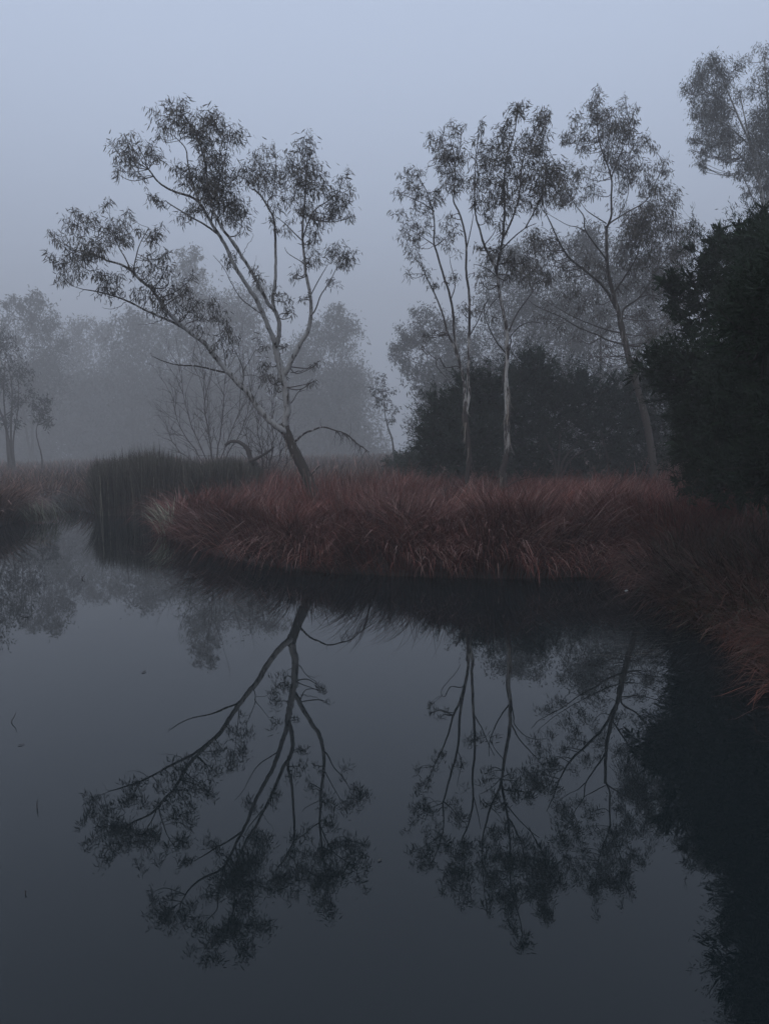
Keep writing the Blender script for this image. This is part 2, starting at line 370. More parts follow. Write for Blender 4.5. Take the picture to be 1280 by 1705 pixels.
T1_B = """304 168 12 .8,287 180 22 .8,276 205 20 .7,297 195 20 .8,318 205 25 .9,327 222 22 1.4,341 200 24 .9,384 227 25 1.3,358 202 22 .9,342 244 25 1,353 267 20 .9,370 262 15 1,266 226 13 .5,
210 226 12 .9,210 252 20 1.5,224 268 22 1.1,245 247 18 1,262 257 14 1,196 280 13 1,229 292 12 .7,252 329 13 1.4,271 337 8 1,290 280 18 .5,309 290 15 .7,330 290 25 1.6,341 313 25 1.7,304 360 16 .9,325 348 15 .8,
361 295 25 1.8,344 314 24 1.7,370 319 25 1.7,389 333 25 1.8,412 295 20 1.2,405 281 18 1,407 354 20 1.1,384 361 20 1,365 356 18 .8,379 431 14 1.2,431 462 15 1.1,386 300 20 1.1,
424 263 15 .7,443 274 22 .9,457 253 18 .8,438 300 20 .9,459 295 20 .8,475 281 17 .8,459 340 14 .5,454 368 13 .7,420 300 15 1,
499 246 20 .8,518 251 18 .8,489 272 22 .8,511 281 25 .9,529 281 20 .9,480 326 16 1.3,499 302 22 .9,518 309 24 1.1,534 309 18 1.1,501 349 22 .8,522 356 22 .9,541 361 16 .7,525 387 18 1.1,480 380 14 .5,520 420 18 .8,532 431 14 .6,494 452 14 .6,508 494 8 .6,
567 302 14 .8,560 328 20 1.3,576 337 18 1.1,557 352 18 1,583 361 10 .9,560 410 18 .9,574 422 18 1,553 431 18 .6,578 438 10 .9,555 471 12 .7,475 497 16 .8,485 516 12 .7,
175 339 10 .6,123 355 10 .9,90 393 12 .8,105 400 14 .7,130 379 20 1.2,149 367 18 .9,142 411 24 1.7,163 418 22 1.7,182 395 22 1.3,191 379 20 1,203 400 16 1.1,210 367 14 .6,212 355 9 .5,88 428 13 .9,105 437 17 1.3,102 463 11 1,133 456 13 .8,119 428 14 .9,163 454 16 .8,177 470 20 1,196 463 16 .9,191 486 12 .8,224 447 14 .5,
236 383 10 .5,255 397 18 1,262 388 12 .9,252 444 18 .9,271 425 16 .9,278 442 16 .9,224 482 14 .6,243 496 18 .9,259 477 22 1.1,271 496 20 1.1,290 486 22 1.1,309 482 18 1,318 505 18 .9,295 515 16 .8,327 525 18 .9,337 553 12 .6,362 519 18 .8,377 541 16 .8,374 562 18 .8,390 559 14 .6,384 584 10 .5,349 509 14 .6,
440 578 12 .5,440 603 18 .8,446 628 18 .8,459 637 12 .7,524 609 10 .5,520 634 8 .6,474 575 8 .4"""
T2_L = [
 ([(777, 800), (781, 761), (778, 724), (775, 690), (773, 655)], 5.2, 4.6, 0, 0),
 ([(774, 662), (771, 630), (757, 580), (745, 555), (737, 524), (726, 495), (710, 462), (701, 438)], 3.6, .9, 0, .8),
 ([(772, 634), (761, 586), (756, 555), (754, 521), (747, 486), (738, 459), (728, 424), (722, 403), (723, 380), (721, 354), (710, 319), (694, 291)], 3.3, .9, 0, -.8),
 ([(776, 690), (781, 655), (779, 636), (780, 589), (781, 542), (781, 490), (776, 455), (776, 408), (771, 377), (764, 354), (755, 335), (756, 314), (757, 267), (750, 235)], 3.8, .9, 0, -.4),
 ([(777, 412), (784, 380), (788, 356)], 1.3, .6, -.3, -.6),
 ([(723, 352), (706, 340), (690, 332), (676, 326)], 1.2, .5, -.6, -1.0),
 ([(723, 408), (708, 398), (690, 386)], 1.2, .5, -.6, 0),
 ([(724, 410), (740, 398), (750, 385)], 1.2, .5, -.6, -1.2),
 ([(781, 560), (795, 535), (806, 510), (815, 495)], 1.4, .6, 0, -.8),
 ([(770, 625), (762, 610), (742, 612), (731, 596), (727, 610), (752, 640), (760, 655)], 1.3, .5, 0, -.4),
 ([(750, 500), (757, 478), (755, 460), (750, 440), (748, 425)], 1.3, .5, -.2, .2),
 ([(757, 270), (745, 255), (734, 240)], 1.1, .5, -.3, .3), ([(757, 275), (765, 250), (768, 225)], 1.1, .5, -.3, -.9),
]
T2_B = """675 286 12 .7,696 286 14 .7,661 316 10 .9,680 312 18 .8,701 323 18 1,720 338 18 1,670 352 12 .7,710 356 14 .8,687 373 16 .9,701 387 16 .9,673 394 14 .7,682 413 16 .8,696 431 14 .8,677 455 9 .8,708 452 13 .9,717 474 10 .8,731 476 9 .6,743 375 16 .8,757 389 14 .7,748 403 14 .7,760 464 12 .8,
734 227 18 .9,717 227 12 .8,755 223 18 .9,767 216 10 .8,738 248 20 1,762 246 18 .9,734 267 16 .9,753 267 20 1.1,771 260 14 .8,753 291 22 1.5,767 300 18 1.2,741 307 14 1,755 314 14 1,753 359 10 .6,770 517 14 .7,795 517 12 .7,704 555 10 .6,723 552 9 .6,704 577 6 .8,732 325 14 .7,690 345 12 .6"""
T3_L = [
 ([(838, 824), (839, 802), (836, 784), (841, 769), (844, 739), (843, 711), (844, 680), (843, 649), (841, 624), (844, 599)], 7.5, 5, 0, 0),
 ([(844, 603), (844, 574), (843, 549), (837, 517), (832, 492), (828, 462), (823, 443), (813, 424), (804, 403), (799, 384), (792, 361), (790, 338), (790, 291), (792, 255)], 4.6, .8, 0, -.9),
 ([(826, 456), (830, 430), (836, 399), (838, 375), (840, 349), (839, 314), (842, 267), (856, 220), (861, 185)], 3.0, .8, -.3, -2.4),
 ([(836, 399), (851, 368), (860, 342), (865, 314), (870, 267), (885, 235), (900, 205)], 2.2, .7, -.9, -.2),
 ([(834, 416), (856, 394), (874, 380), (892, 372)], 1.6, .6, -.7, -1.8),
 ([(843, 590), (823, 564), (807, 527), (806, 505)], 1.8, .6, 0, -.5),
 ([(846, 590), (850, 570), (851, 558), (867, 542), (886, 536), (907, 539)], 1.6, .5, 0, -.9),
 ([(845, 555), (861, 521), (879, 496), (892, 478), (902, 462)], 1.8, .6, -.1, .8),
 ([(828, 462), (812, 448), (798, 442), (788, 440)], 1.1, .5, -.3, -.8),
 ([(832, 492), (815, 510), (806, 530)], 1.0, .5, -.2, .4),
 ([(806, 408), (822, 388), (826, 372)], 1.2, .6, -.4, 0),
 ([(874, 380), (890, 350), (903, 320), (908, 295)], 1.5, .6, -1.2, -1.6),
 ([(850, 440), (872, 440), (895, 455)], 1.3, .6, -.5, -1.1), ([(830, 440), (850, 436)], 1.6, 1.3, -.4, -.5),
 ([(842, 815), (850, 806), (862, 800), (878, 796), (890, 793)], 1.6, .5, 0, -.6),
]
T3_B = """863 173 12 .8,853 185 14 .8,867 190 12 .8,903 185 14 .8,912 195 12 .8,898 202 14 .9,910 211 14 .9,802 202 7 .7,795 230 12 .7,802 213 8 .7,832 216 12 .6,846 209 12 .6,839 232 20 1,818 244 18 1,863 239 20 1.1,882 227 20 1.1,900 223 18 1.1,884 248 22 1.6,903 248 14 1,877 267 20 1.5,804 258 18 1,828 263 20 1.1,846 263 20 1.1,809 281 18 1.1,790 300 16 .9,814 302 20 1.1,835 302 22 1.6,858 291 20 1.1,874 300 16 1,795 321 16 1,839 328 20 1.1,823 333 14 .9,863 333 18 .8,811 347 18 1.5,790 338 12 .9,851 352 14 .7,835 368 10 .7,795 410 9 .9,910 277 20 1.2,905 302 24 1.8,907 323 24 1.8,889 342 18 1.1,921 295 18 1.2,931 272 14 .9,839 389 12 .8,828 415 16 1,842 427 16 1,851 438 16 1,870 431 12 .8,865 455 20 1.5,886 452 16 1,898 464 16 1,917 462 14 .8,842 459 14 .8,795 457 12 .6,802 471 12 .6,813 431 10 .9,820 530 8 .6,860 310 16 1,885 290 18 1.1"""
T4_L = [
 ([(1088, 790), (1082, 740), (1075, 700), (1063, 655), (1050, 610), (1040, 570), (1032, 535)], 10.5, 8, 0, 0),
 ([(1033, 540), (1026, 510), (1020, 490), (1012, 455), (1010, 430), (1009, 411), (1009, 376)], 6, 3.8, 0, -.4),
 ([(1009, 380), (1017, 360), (1017, 330), (1017, 294), (1002, 252), (995, 224), (993, 177)], 3.2, .8, -.4, -1.2),
 ([(1016, 298), (1030, 261), (1044, 228), (1052, 205)], 1.8, .6, -.7, -1.8),
 ([(1026, 515), (1004, 477), (974, 451), (946, 428), (929, 400), (915, 369), (905, 350)], 4.0, 1, 0, -2.5),
 ([(1010, 435), (1004, 425), (988, 404), (974, 383), (971, 360), (957, 341), (939, 313)], 2.6, .8, -.2, -1.9),
 ([(973, 385), (960, 378), (943, 374), (910, 355)], 1.4, .5, -1.1, -2.3),
 ([(1009, 372), (985, 357), (974, 348), (962, 330)], 1.6, .6, -.4, .5),
 ([(1010, 376), (1021, 367), (1044, 353), (1075, 334), (1091, 303), (1105, 275)], 2.4, .7, -.4, -.8),
 ([(1030, 360), (1044, 327), (1047, 300)], 1.4, .6, -.5, .4),
 ([(1042, 575), (1010, 566), (995, 558), (964, 546), (932, 527), (895, 511), (880, 500)], 2.6, .6, 0, -2),
 ([(1036, 555), (1012, 550), (992, 543), (955, 528), (917, 506), (893, 490)], 2.2, .5, 0, -1.2),
 ([(1034, 540), (1038, 515), (1063, 496), (1082, 470), (1095, 440), (1100, 410)], 3.2, 1, 0, 1),
 ([(1063, 496), (1079, 491), (1098, 494), (1120, 500)], 1.4, .6, .2, 0),
 ([(1020, 490), (1040, 460), (1058, 430), (1066, 400), (1075, 370)], 2.6, .9, -.1, -1),
 ([(1085, 460), (1110, 430), (1130, 408), (1150, 390), (1156, 368)], 1.8, .5, .6, .3),
]
T4_B = """993 160 12 .8,981 172 12 .8,995 182 18 .9,1030 179 14 .8,1044 191 14 .8,957 198 12 .8,983 200 20 1,1011 198 20 1,1025 207 18 1.1,1054 198 10 .8,950 219 16 1,943 231 8 1,974 228 18 1,997 228 20 .9,1021 231 20 1,1044 224 18 1.1,1068 231 14 .9,964 250 12 .8,1079 238 12 .8,1091 245 7 .8,1011 254 18 .8,1035 252 16 .9,1058 257 12 .8,1025 275 20 1.4,1044 280 20 1.5,1065 282 16 1.2,993 280 12 .6,978 294 12 .6,985 315 14 1.4,960 294 16 1,936 294 18 1.1,927 308 18 1.1,950 322 18 1.1,936 334 18 1.2,964 334 14 .7,1035 303 16 1,1056 299 14 1,1079 299 16 1,1091 280 14 .8,1103 270 12 .8,1110 285 10 .8,1082 317 14 1,1103 313 18 1.1,1117 329 14 1,1127 335 8 .8,1091 341 20 1.4,1110 353 18 1.3,1056 360 22 1.5,1079 364 26 1.7,1044 378 20 1.4,1103 378 24 1.6,1068 392 28 1.7,1091 400 26 1.6,1126 383 18 1.3,1133 406 20 1.3,1044 406 18 1.1,1114 418 22 1.2,1079 425 22 1.2,908 400 20 1.4,894 392 20 1.4,915 423 14 1,957 406 12 .6,981 432 16 .8,997 442 14 .8,1032 434 18 .9,1056 446 20 1,1091 453 22 1.1,1126 441 20 1,915 467 12 .8,894 441 12 .8,938 493 16 .7,962 481 14 .7,985 495 16 .7,908 505 14 .6,962 514 14 .6,1044 477 16 .8,1103 481 18 .9,1126 470 18 .9,1114 505 16 .8,1138 505 14 .8,1150 370 14 .4,1161 380 14 .4,1154 396 16 .9,1060 520 18 .7,1075 545 18 .7,1020 475 16 .7,1000 520 14 .6,1010 580 14 .5,985 590 10 .5"""
T5_L = [
 ([(1300, 770), (1292, 600), (1284, 480), (1276, 380)], 9, 6.5, 0, 0),
 ([(1277, 390), (1268, 330), (1262, 290), (1246, 235), (1222, 180), (1200, 125)], 4.5, 1, 0, -1.5),
 ([(1266, 310), (1245, 275), (1215, 245), (1180, 225)], 2.6, .8, -.3, -2.5),
 ([(1274, 360), (1282, 280), (1280, 200), (1274, 130), (1272, 95)], 4, 1, 0, 1),
 ([(1268, 320), (1252, 250), (1240, 200), (1230, 150)], 2.6, .8, -.3, 1),
 ([(1280, 400), (1262, 350), (1250, 325), (1235, 290)], 2, .7, 0, -1),
 ([(1284, 340), (1310, 260), (1330, 180), (1335, 120)], 3.6, 1, 0, 0),
 ([(1222, 185), (1195, 165), (1170, 150)], 1.6, .6, -1.2, -2), ([(1246, 240), (1205, 205), (1175, 190)], 1.6, .6, -1, 0),
]
T5_B = """1189 93 10 1,1177 105 16 1,1200 107 18 1.2,1224 109 18 1,1168 121 18 1.1,1191 128 20 1.1,1214 130 20 1.2,1151 137 14 1,1139 147 10 1,1165 149 20 1.2,1191 154 20 1.3,1149 168 14 1.1,1172 173 22 1.7,1198 173 20 1.4,1224 158 16 .8,1163 194 18 1.6,1186 196 22 1.8,1210 191 18 1.3,1168 212 16 1.4,1191 215 20 1.8,1212 219 20 1.8,1158 229 12 1.1,1149 229 8 1,1179 238 18 1.7,1203 238 20 1.7,1224 229 16 1,1158 252 10 1.2,1172 257 12 1.2,1163 271 8 1.2,1172 278 7 1.2,1203 266 12 .9,1214 262 14 1.1,1229 285 14 1,1206 290 7 .8,1245 283 16 1.1,1238 255 16 .9,1273 90 14 1,1271 112 14 1,1275 130 14 1,1250 130 8 .7,1252 154 14 .9,1266 158 16 1,1261 191 22 1.3,1273 201 24 1.5,1257 215 22 1.4,1275 224 26 1.7,1266 248 26 1.7,1275 271 26 1.8,1261 283 22 1.4,1273 306 22 1.4,1257 313 14 .9,1243 323 10 .8,1270 328 14 1,1300 120 22 1.2,1305 165 26 1.3,1310 215 28 1.5,1305 265 28 1.5,1335 150 26 1.2,1340 210 28 1.4,1330 260 26 1.4,1290 310 24 1.2,1320 310 24 1"""
T4_X = "930 545 14 .7,960 560 14 .7,900 525 12 .6,1000 600 12 .6,1110 540 18 .8,1125 560 16 .8,1060 590 14 .6,1090 560 18 .8,1130 520 16 .9,950 455 16 .7,1000 460 16 .7,1050 415 18 .9,1090 430 20 1,930 440 14 .7,885 470 12 .7,1140 420 18 .9,1120 450 20 1,1075 480 18 .8,1010 545 14 .6"
def bl(s): return [tuple(float(q) for q in a.split()) for a in s.replace('\n', '').split(',') if a.strip()]

def droopers(pts, n, ln):
    out = []
    for _ in range(n):
        k = rng.integers(0, len(pts)); x, y = pts[k]
        a = rng.uniform(-.6, .9); L_ = ln * rng.uniform(.5, 1.2)
        out.append(([(x, y), (x + a * L_ * .5 + 2, y + L_ * .35), (x + a * L_ + rng.normal() * 3, y + L_ * .95)], -.6 + rng.normal() * .25, .0065))
    return out
bare1 = droopers([(560, 718), (570, 721), (577, 724), (585, 730), (592, 737), (600, 742), (608, 750)], 36, 26) + \
    [([(537, 711), (533, 703), (535, 696)], -.4, .006), ([(582, 726), (584, 712), (583, 702)], -.6, .005), ([(484, 672), (499, 651), (515, 637), (520, 630)], -.1, .012), ([(499, 652), (510, 650), (522, 651)], -.1, .007),
     ([(484, 620), (506, 617), (524, 606), (532, 601)], -.2, .011), ([(478, 672), (465, 664), (456, 655)], -.1, .01), ([(256, 594), (252, 590), (254, 585)], -1.7, .006), ([(298, 608), (290, 600)], -1.3, .006),
     ([(210, 503), (196, 512), (178, 514), (170, 512)], -1.4, .008), ([(196, 512), (190, 520)], -1.4, .005), ([(271, 531), (256, 538), (230, 541)], -1.2, .009), ([(140, 482), (131, 492), (129, 500)], -1.6, .006),
     ([(403, 428), (410, 410), (422, 392), (412, 384)], -1.3, .008), ([(415, 460), (424, 440), (427, 425)], -1.2, .007)]
gum('leaning_gum_tree', 'tall leaning gum with pale forked trunk rising alone from the red grass spit', 19.9, T1_L, bl(T1_B), bare=bare1, dens=1.0, strips=34)
gum('slender_gum_tree', 'slender gum splitting into three thin dark stems in front of the dark shrubs', 20.6, T2_L, bl(T2_B), strips=24, bark=M_BARK_PATCHY, group='slender gums in front of the dark shrubs')
gum('slender_gum_tree', 'slender gum with a single white patchy trunk in front of the dark shrubs', 19.6, T3_L, bl(T3_B), bark=M_BARK_PATCHY, group='slender gums in front of the dark shrubs', rough_h=.6, strips=40)
gum('spreading_gum_tree', 'broad gum with leaning trunk and spreading crown beside the dark thicket on the right', 25, T4_L, bl(T4_B) + bl(T4_X), jitter=.8, dens=2.1, thick=.8, leaf=.14, bark=M_BARK_DARK)
gum('tall_gum_tree', 'tall hazy gum showing above the dark thicket in the top right corner', 46, T5_L, bl(T5_B), leaf=.2, lw=.036, jitter=1.5, segs=1, twig_r=.024, dens=3.0, leafcol=np.array([.06, .065, .055]))

# ------------------------------------------------------------------ misty trees further back
def far_tree(name, label, Yd, base, crowns, trunks=1, leaf=None, dens=1.0, col=(.05, .055, .048), group=None, stems=None, gap=.0):
    """crowns: (px, py, rx px, ry px)"""
    s = Yd / F_PX
    b0 = at(*base, Yd); b0[2] = .3
    root = bpy.data.objects.new(name, None); COL.objects.link(root); root.location = b0; tag(root, label, 'tree', group)
    leaf = leaf or .0046 * Yd
    tr = MB(); lf = MB(); br = MB()
    topc = min(crowns, key=lambda c: c[1])
    for k in range(trunks):
        tx = topc if k == 0 else crowns[rng.integers(len(crowns))]
        e = at(tx[0], tx[1] + tx[3] * .4, Yd + rng.normal() * .3)
        st = b0 + np.array([rng.normal() * .3 * (k > 0), rng.normal() * .3 * (k > 0), 0])
        P = smooth_path([st, st + (e - st) * np.array([.25, .25, .33]) + rng.normal(size=3) * .25, st + (e - st) * np.array([.6, .6, .68]) + rng.normal(size=3) * .35, e], 4)
        H = e[2]
        tube(tr, P, np.linspace(.008 * H + .04, .02, len(P)), 6, (.5, .5, .5), .03)
        if k == 0: TP = P
    tr.build('trunk', M_BARK_FAR, root, b0)
    PS, DS, CS, LS = [], [], [], []
    for (cx, cy_, rx, ry) in crowns:
        C = at(cx, cy_, Yd + rng.normal() * rx * s * .35); a = np.array([rx * s, rx * s * .8, ry * s])
        j = np.argmin(np.linalg.norm(TP - (C - [0, 0, a[2] * .8]), axis=1))
        bp_ = smooth_path([TP[j], (TP[j] + C) / 2 - [0, 0, .1 * a[2]], C], 3); tube(br, bp_, np.linspace(.06, .015, len(bp_)) * (Yd / 60), 4, (.09, .08, .075))
        nc = int(7 + rx * ry / 34)
        u = nrm(rng.normal(size=(nc, 3)) + [0, 0, .1]) * rng.uniform(.2, 1, (nc, 1)) ** .45
        cc = C + u * a
        for e in cc[::3]: tube(br, smooth_path([C - [0, 0, a[2] * .3], (C + e) / 2 + rng.normal(size=3) * .1, e], 2), np.linspace(.02, .006, 5) * (Yd / 60), 3, (.09, .08, .075))
        cr = rng.uniform(.55, 1.25, nc) * min(rx, ry) * s * .42
        n = int(dens * rx * ry * 3.14 * s * s / (leaf * leaf * .28) * 4.3)
        k = rng.integers(0, nc, n)
        p = cc[k] + rng.normal(size=(n, 3)) * cr[k][:, None] * np.array([.55, .55, .6])
        PS.append(p); DS.append(rng.normal(size=(n, 3)) * .6 + [0, 0, -.7]); LS.append(rng.uniform(.6, 1.3, n) * leaf); CS.append(jit(col, n, .2))
    L = np.concatenate(LS)
    leaves(lf, np.vstack(PS), np.vstack(DS), L, L * .28, np.vstack(CS), segs=1)
    tag(lf.build('foliage', M_LEAF, root, b0), kind='stuff'); tag(br.build('branches', M_TWIG, root, b0), kind='stuff')
    return root

G = 'misty trees across the marsh'
far_tree('far_tree', 'tallest misty tree behind the leaning gum, with twin pointed tops', 172, (330, 770), [(304, 440, 16, 28), (325, 438, 14, 30), (318, 490, 40, 34), (350, 540, 60, 46), (400, 520, 40, 40), (300, 580, 52, 50), (420, 590, 48, 50), (360, 640, 70, 50), (280, 660, 50, 50), (440, 490, 22, 22)], 3, group=G)
far_tree('far_tree', 'misty tree with broken feathery top at the left edge beyond the marsh', 160, (55, 775), [(62, 495, 14, 20), (45, 515, 18, 20), (22, 505, 20, 14), (70, 530, 26, 26), (30, 560, 44, 40), (85, 580, 30, 40), (60, 640, 55, 50), (20, 660, 50, 50)], 2, group=G)
far_tree('far_tree', 'pale dome-crowned tree in the mist left of the tallest one', 225, (125, 770), [(121, 545, 26, 20), (150, 560, 30, 24), (178, 552, 18, 18), (110, 600, 40, 40), (160, 620, 50, 50), (130, 690, 60, 50)], 2, group=G)
far_tree('far_tree', 'misty tree with sloping crown between the dome-crowned tree and the tallest one', 185, (225, 772), [(222, 530, 22, 18), (210, 560, 34, 34), (245, 560, 34, 34), (225, 620, 50, 50), (220, 690, 60, 50)], 2, group=G)
far_tree('far_tree', 'faint rounded tree right of the leaning gum trunk deep in the mist', 165, (550, 765), [(562, 518, 18, 14), (548, 545, 34, 28), (575, 560, 28, 34), (530, 590, 44, 44), (575, 630, 34, 46), (520, 660, 50, 50), (560, 700, 46, 40), (500, 600, 30, 40)], 2, group=G)
far_tree('hanging_crown_tree', 'hazy tree with drooping foliage left of the dark shrubs', 92, (735, 765), [(710, 528, 26, 22), (680, 560, 26, 20), (665, 590, 22, 20), (700, 575, 34, 26), (740, 560, 34, 34), (690, 610, 22, 20), (735, 620, 34, 34), (715, 655, 20, 20), (770, 600, 34, 50)], 1, group='hazy trees behind the dark shrubs')
far_tree('round_crown_tree', 'broad hazy tree behind the slender gums above the dark shrubs', 84, (900, 765), [(840, 440, 44, 32), (880, 430, 36, 30), (850, 500, 60, 44), (910, 500, 60, 50), (840, 570, 60, 40), (930, 560, 70, 50)], 2, group='hazy trees behind the dark shrubs')
far_tree('dome_crown_tree', 'smooth dome of hazy foliage behind the broad spreading gum', 74, (1000, 765), [(985, 400, 36, 24), (960, 420, 40, 30), (1010, 430, 46, 36), (980, 480, 60, 44), (1040, 500, 60, 50), (1000, 560, 70, 50), (1090, 480, 50, 60), (1100, 570, 60, 50)], 2, group='hazy trees behind the dark shrubs')
far_tree('marsh_tree', 'thin stemmed grey tree over the marsh grass at the left edge', 74, (20, 785), [(10, 575, 22, 26), (32, 620, 24, 24), (5, 640, 26, 30), (40, 665, 22, 20), (-20, 600, 30, 40), (20, 700, 22, 16), (-40, 540, 34, 30), (-60, 640, 40, 50)], 4, dens=.55, group='thin trees on the left marsh')
far_tree('marsh_tree', 'small thin tree beside the gap in the left marsh trees', 72, (70, 785), [(75, 675, 16, 16), (80, 700, 12, 14), (66, 690, 12, 12)], 1, dens=.8, group='thin trees on the left marsh')
far_tree('sapling', 'lone leaning sapling in the mist between the leaning gum and the dark shrubs', 62, (656, 745), [(636, 632, 10, 10), (630, 652, 12, 11), (645, 650, 12, 12), (640, 670, 16, 12), (655, 680, 9, 9), (650, 698, 9, 8)], 1, dens=.55)

def wood(name, label, Yd, lobes, leaf, dens=1.0):
    mb = MB(); s = Yd / F_PX
    for (cx, cy_, rx, ry) in lobes:
        Yl = Yd * rng.uniform(.93, 1.12); s = Yl / F_PX; C = at(cx, cy_, Yl); nc = int(10 + rx * ry / 40)
        cc = C + nrm(rng.normal(size=(nc, 3))) * rng.uniform(.1, 1, (nc, 1)) ** .4 * np.array([rx * s, rx * s * .7, ry * s])
        n = int(dens * rx * ry * 3.14 * s * s / (leaf * leaf * .28) * 3.4); k = rng.integers(0, nc, n)
        p = cc[k] + rng.normal(size=(n, 3)) * min(rx, ry) * s * .22; kk = p[:, 2] > .1; p = p[kk]; n = len(p); l = rng.uniform(.6, 1.3, n) * leaf
        leaves(mb, p, rng.normal(size=(n, 3)) * .7 + [0, 0, -.5], l, l * .28, jit((.045, .05, .043), n, .2), segs=1)
    tag(mb.build(name, M_LEAF), label, kind='stuff')
wood('far_wood', 'low misty wood along the far side of the marsh', 200, [(x + rng.normal() * 8, y + rng.normal() * 10, 44, 38) for y in (650, 690, 730, 758) for x in range(-230, 600, 46)], 1.35, 1.9)
wood('far_scrub', 'low scrub fading into the mist', 84, [(x, y, 50, 40) for y in (640, 700, 745) for x in range(730, 1420, 60)], .6, 1.4)

# ------------------------------------------------------------------ bare shrubs and deadwood
def grow(mb, p, d, L, r, depth, spread, up=.15, kids=(2, 4)):
    n = 5; P = [p]; dd = d
    for i in range(n):
        dd = nrm(dd + rng.normal(size=3) * .13 + np.array([0, 0, up * .25])); P.append(P[-1] + dd * L / n)
    P = np.array(P); tube(mb, P, np.linspace(r, r * .5, len(P)), 5 if depth > 1 else 3, (.075, .062, .056))
    if depth > 0:
        for _ in range(rng.integers(*kids)):
            j = rng.integers(2, n + 1); q = nrm(nrm(P[j] - P[j - 1]) + rng.normal(size=3) * spread)
            grow(mb, P[j], q, L * rng.uniform(.5, .8), r * .55, depth - 1, spread, up, kids)

def bare_shrub(label, Yd, base, stems, group):
    b0 = at(*base, Yd); b0[2] = .3
    root = bpy.data.objects.new('bare_shrub', None); COL.objects.link(root); root.location = b0; tag(root, label, 'shrub', group)
    for (ex, ey, r) in stems:
        e = at(ex, ey, Yd + rng.normal() * .6); L = np.linalg.norm(e - b0)
        mb = MB(); P = smooth_path([b0 + rng.normal(size=3) * [.08, .08, 0], b0 + (e - b0) * [.35, .35, .3] , b0 + (e - b0) * [.8, .8, .62], e], 4)
        P[1:-1] += rng.normal(size=(len(P) - 2, 3)) * .03
        tube(mb, P, np.linspace(r, r * .3, len(P)), 6, (.08, .066, .06))
        for j in range(4, len(P), 1):
            for _ in range(2):
                q = nrm(nrm(P[j] - P[j - 1]) + rng.normal(size=3) * .45)
                grow(mb, P[j], q, L * rng.uniform(.12, .28), r * .35, 2, .4)
        mb.build('stem', M_TWIG, root, b0)
bare_shrub('leafless many-stemmed shrub behind the reed bed left of the leaning gum', 48, (356, 765), [(285, 655, .05), (300, 620, .05), (335, 590, .06), (375, 600, .06), (405, 610, .05), (275, 705, .04), (345, 650, .04), (420, 640, .05)], 'leafless shrubs behind the reeds')
bare_shrub('low twiggy leafless shrub just left of the leaning gum trunk', 30, (440, 765), [(430, 690, .035), (455, 690, .035), (470, 720, .03), (410, 715, .03), (445, 720, .03), (480, 745, .025)], 'leafless shrubs behind the reeds')
lg = MB(); P = smooth_path([at(x, y, 29.5) for x, y in [(428, 775), (418, 765), (412, 748), (400, 737), (385, 735), (375, 742)]], 5)
tube(lg, P, np.linspace(.11, .05, len(P)), 8, (.07, .06, .055), .08)
P = smooth_path([at(x, y, 29.3) for x, y in [(415, 768), (430, 762), (447, 752), (456, 744)]], 4); tube(lg, P, np.linspace(.07, .03, len(P)), 7, (.07, .06, .055), .08)
tag(lg.build('fallen_branch', M_TWIG), 'dark arching fallen branch behind the reeds near the leaning gum', 'branch')

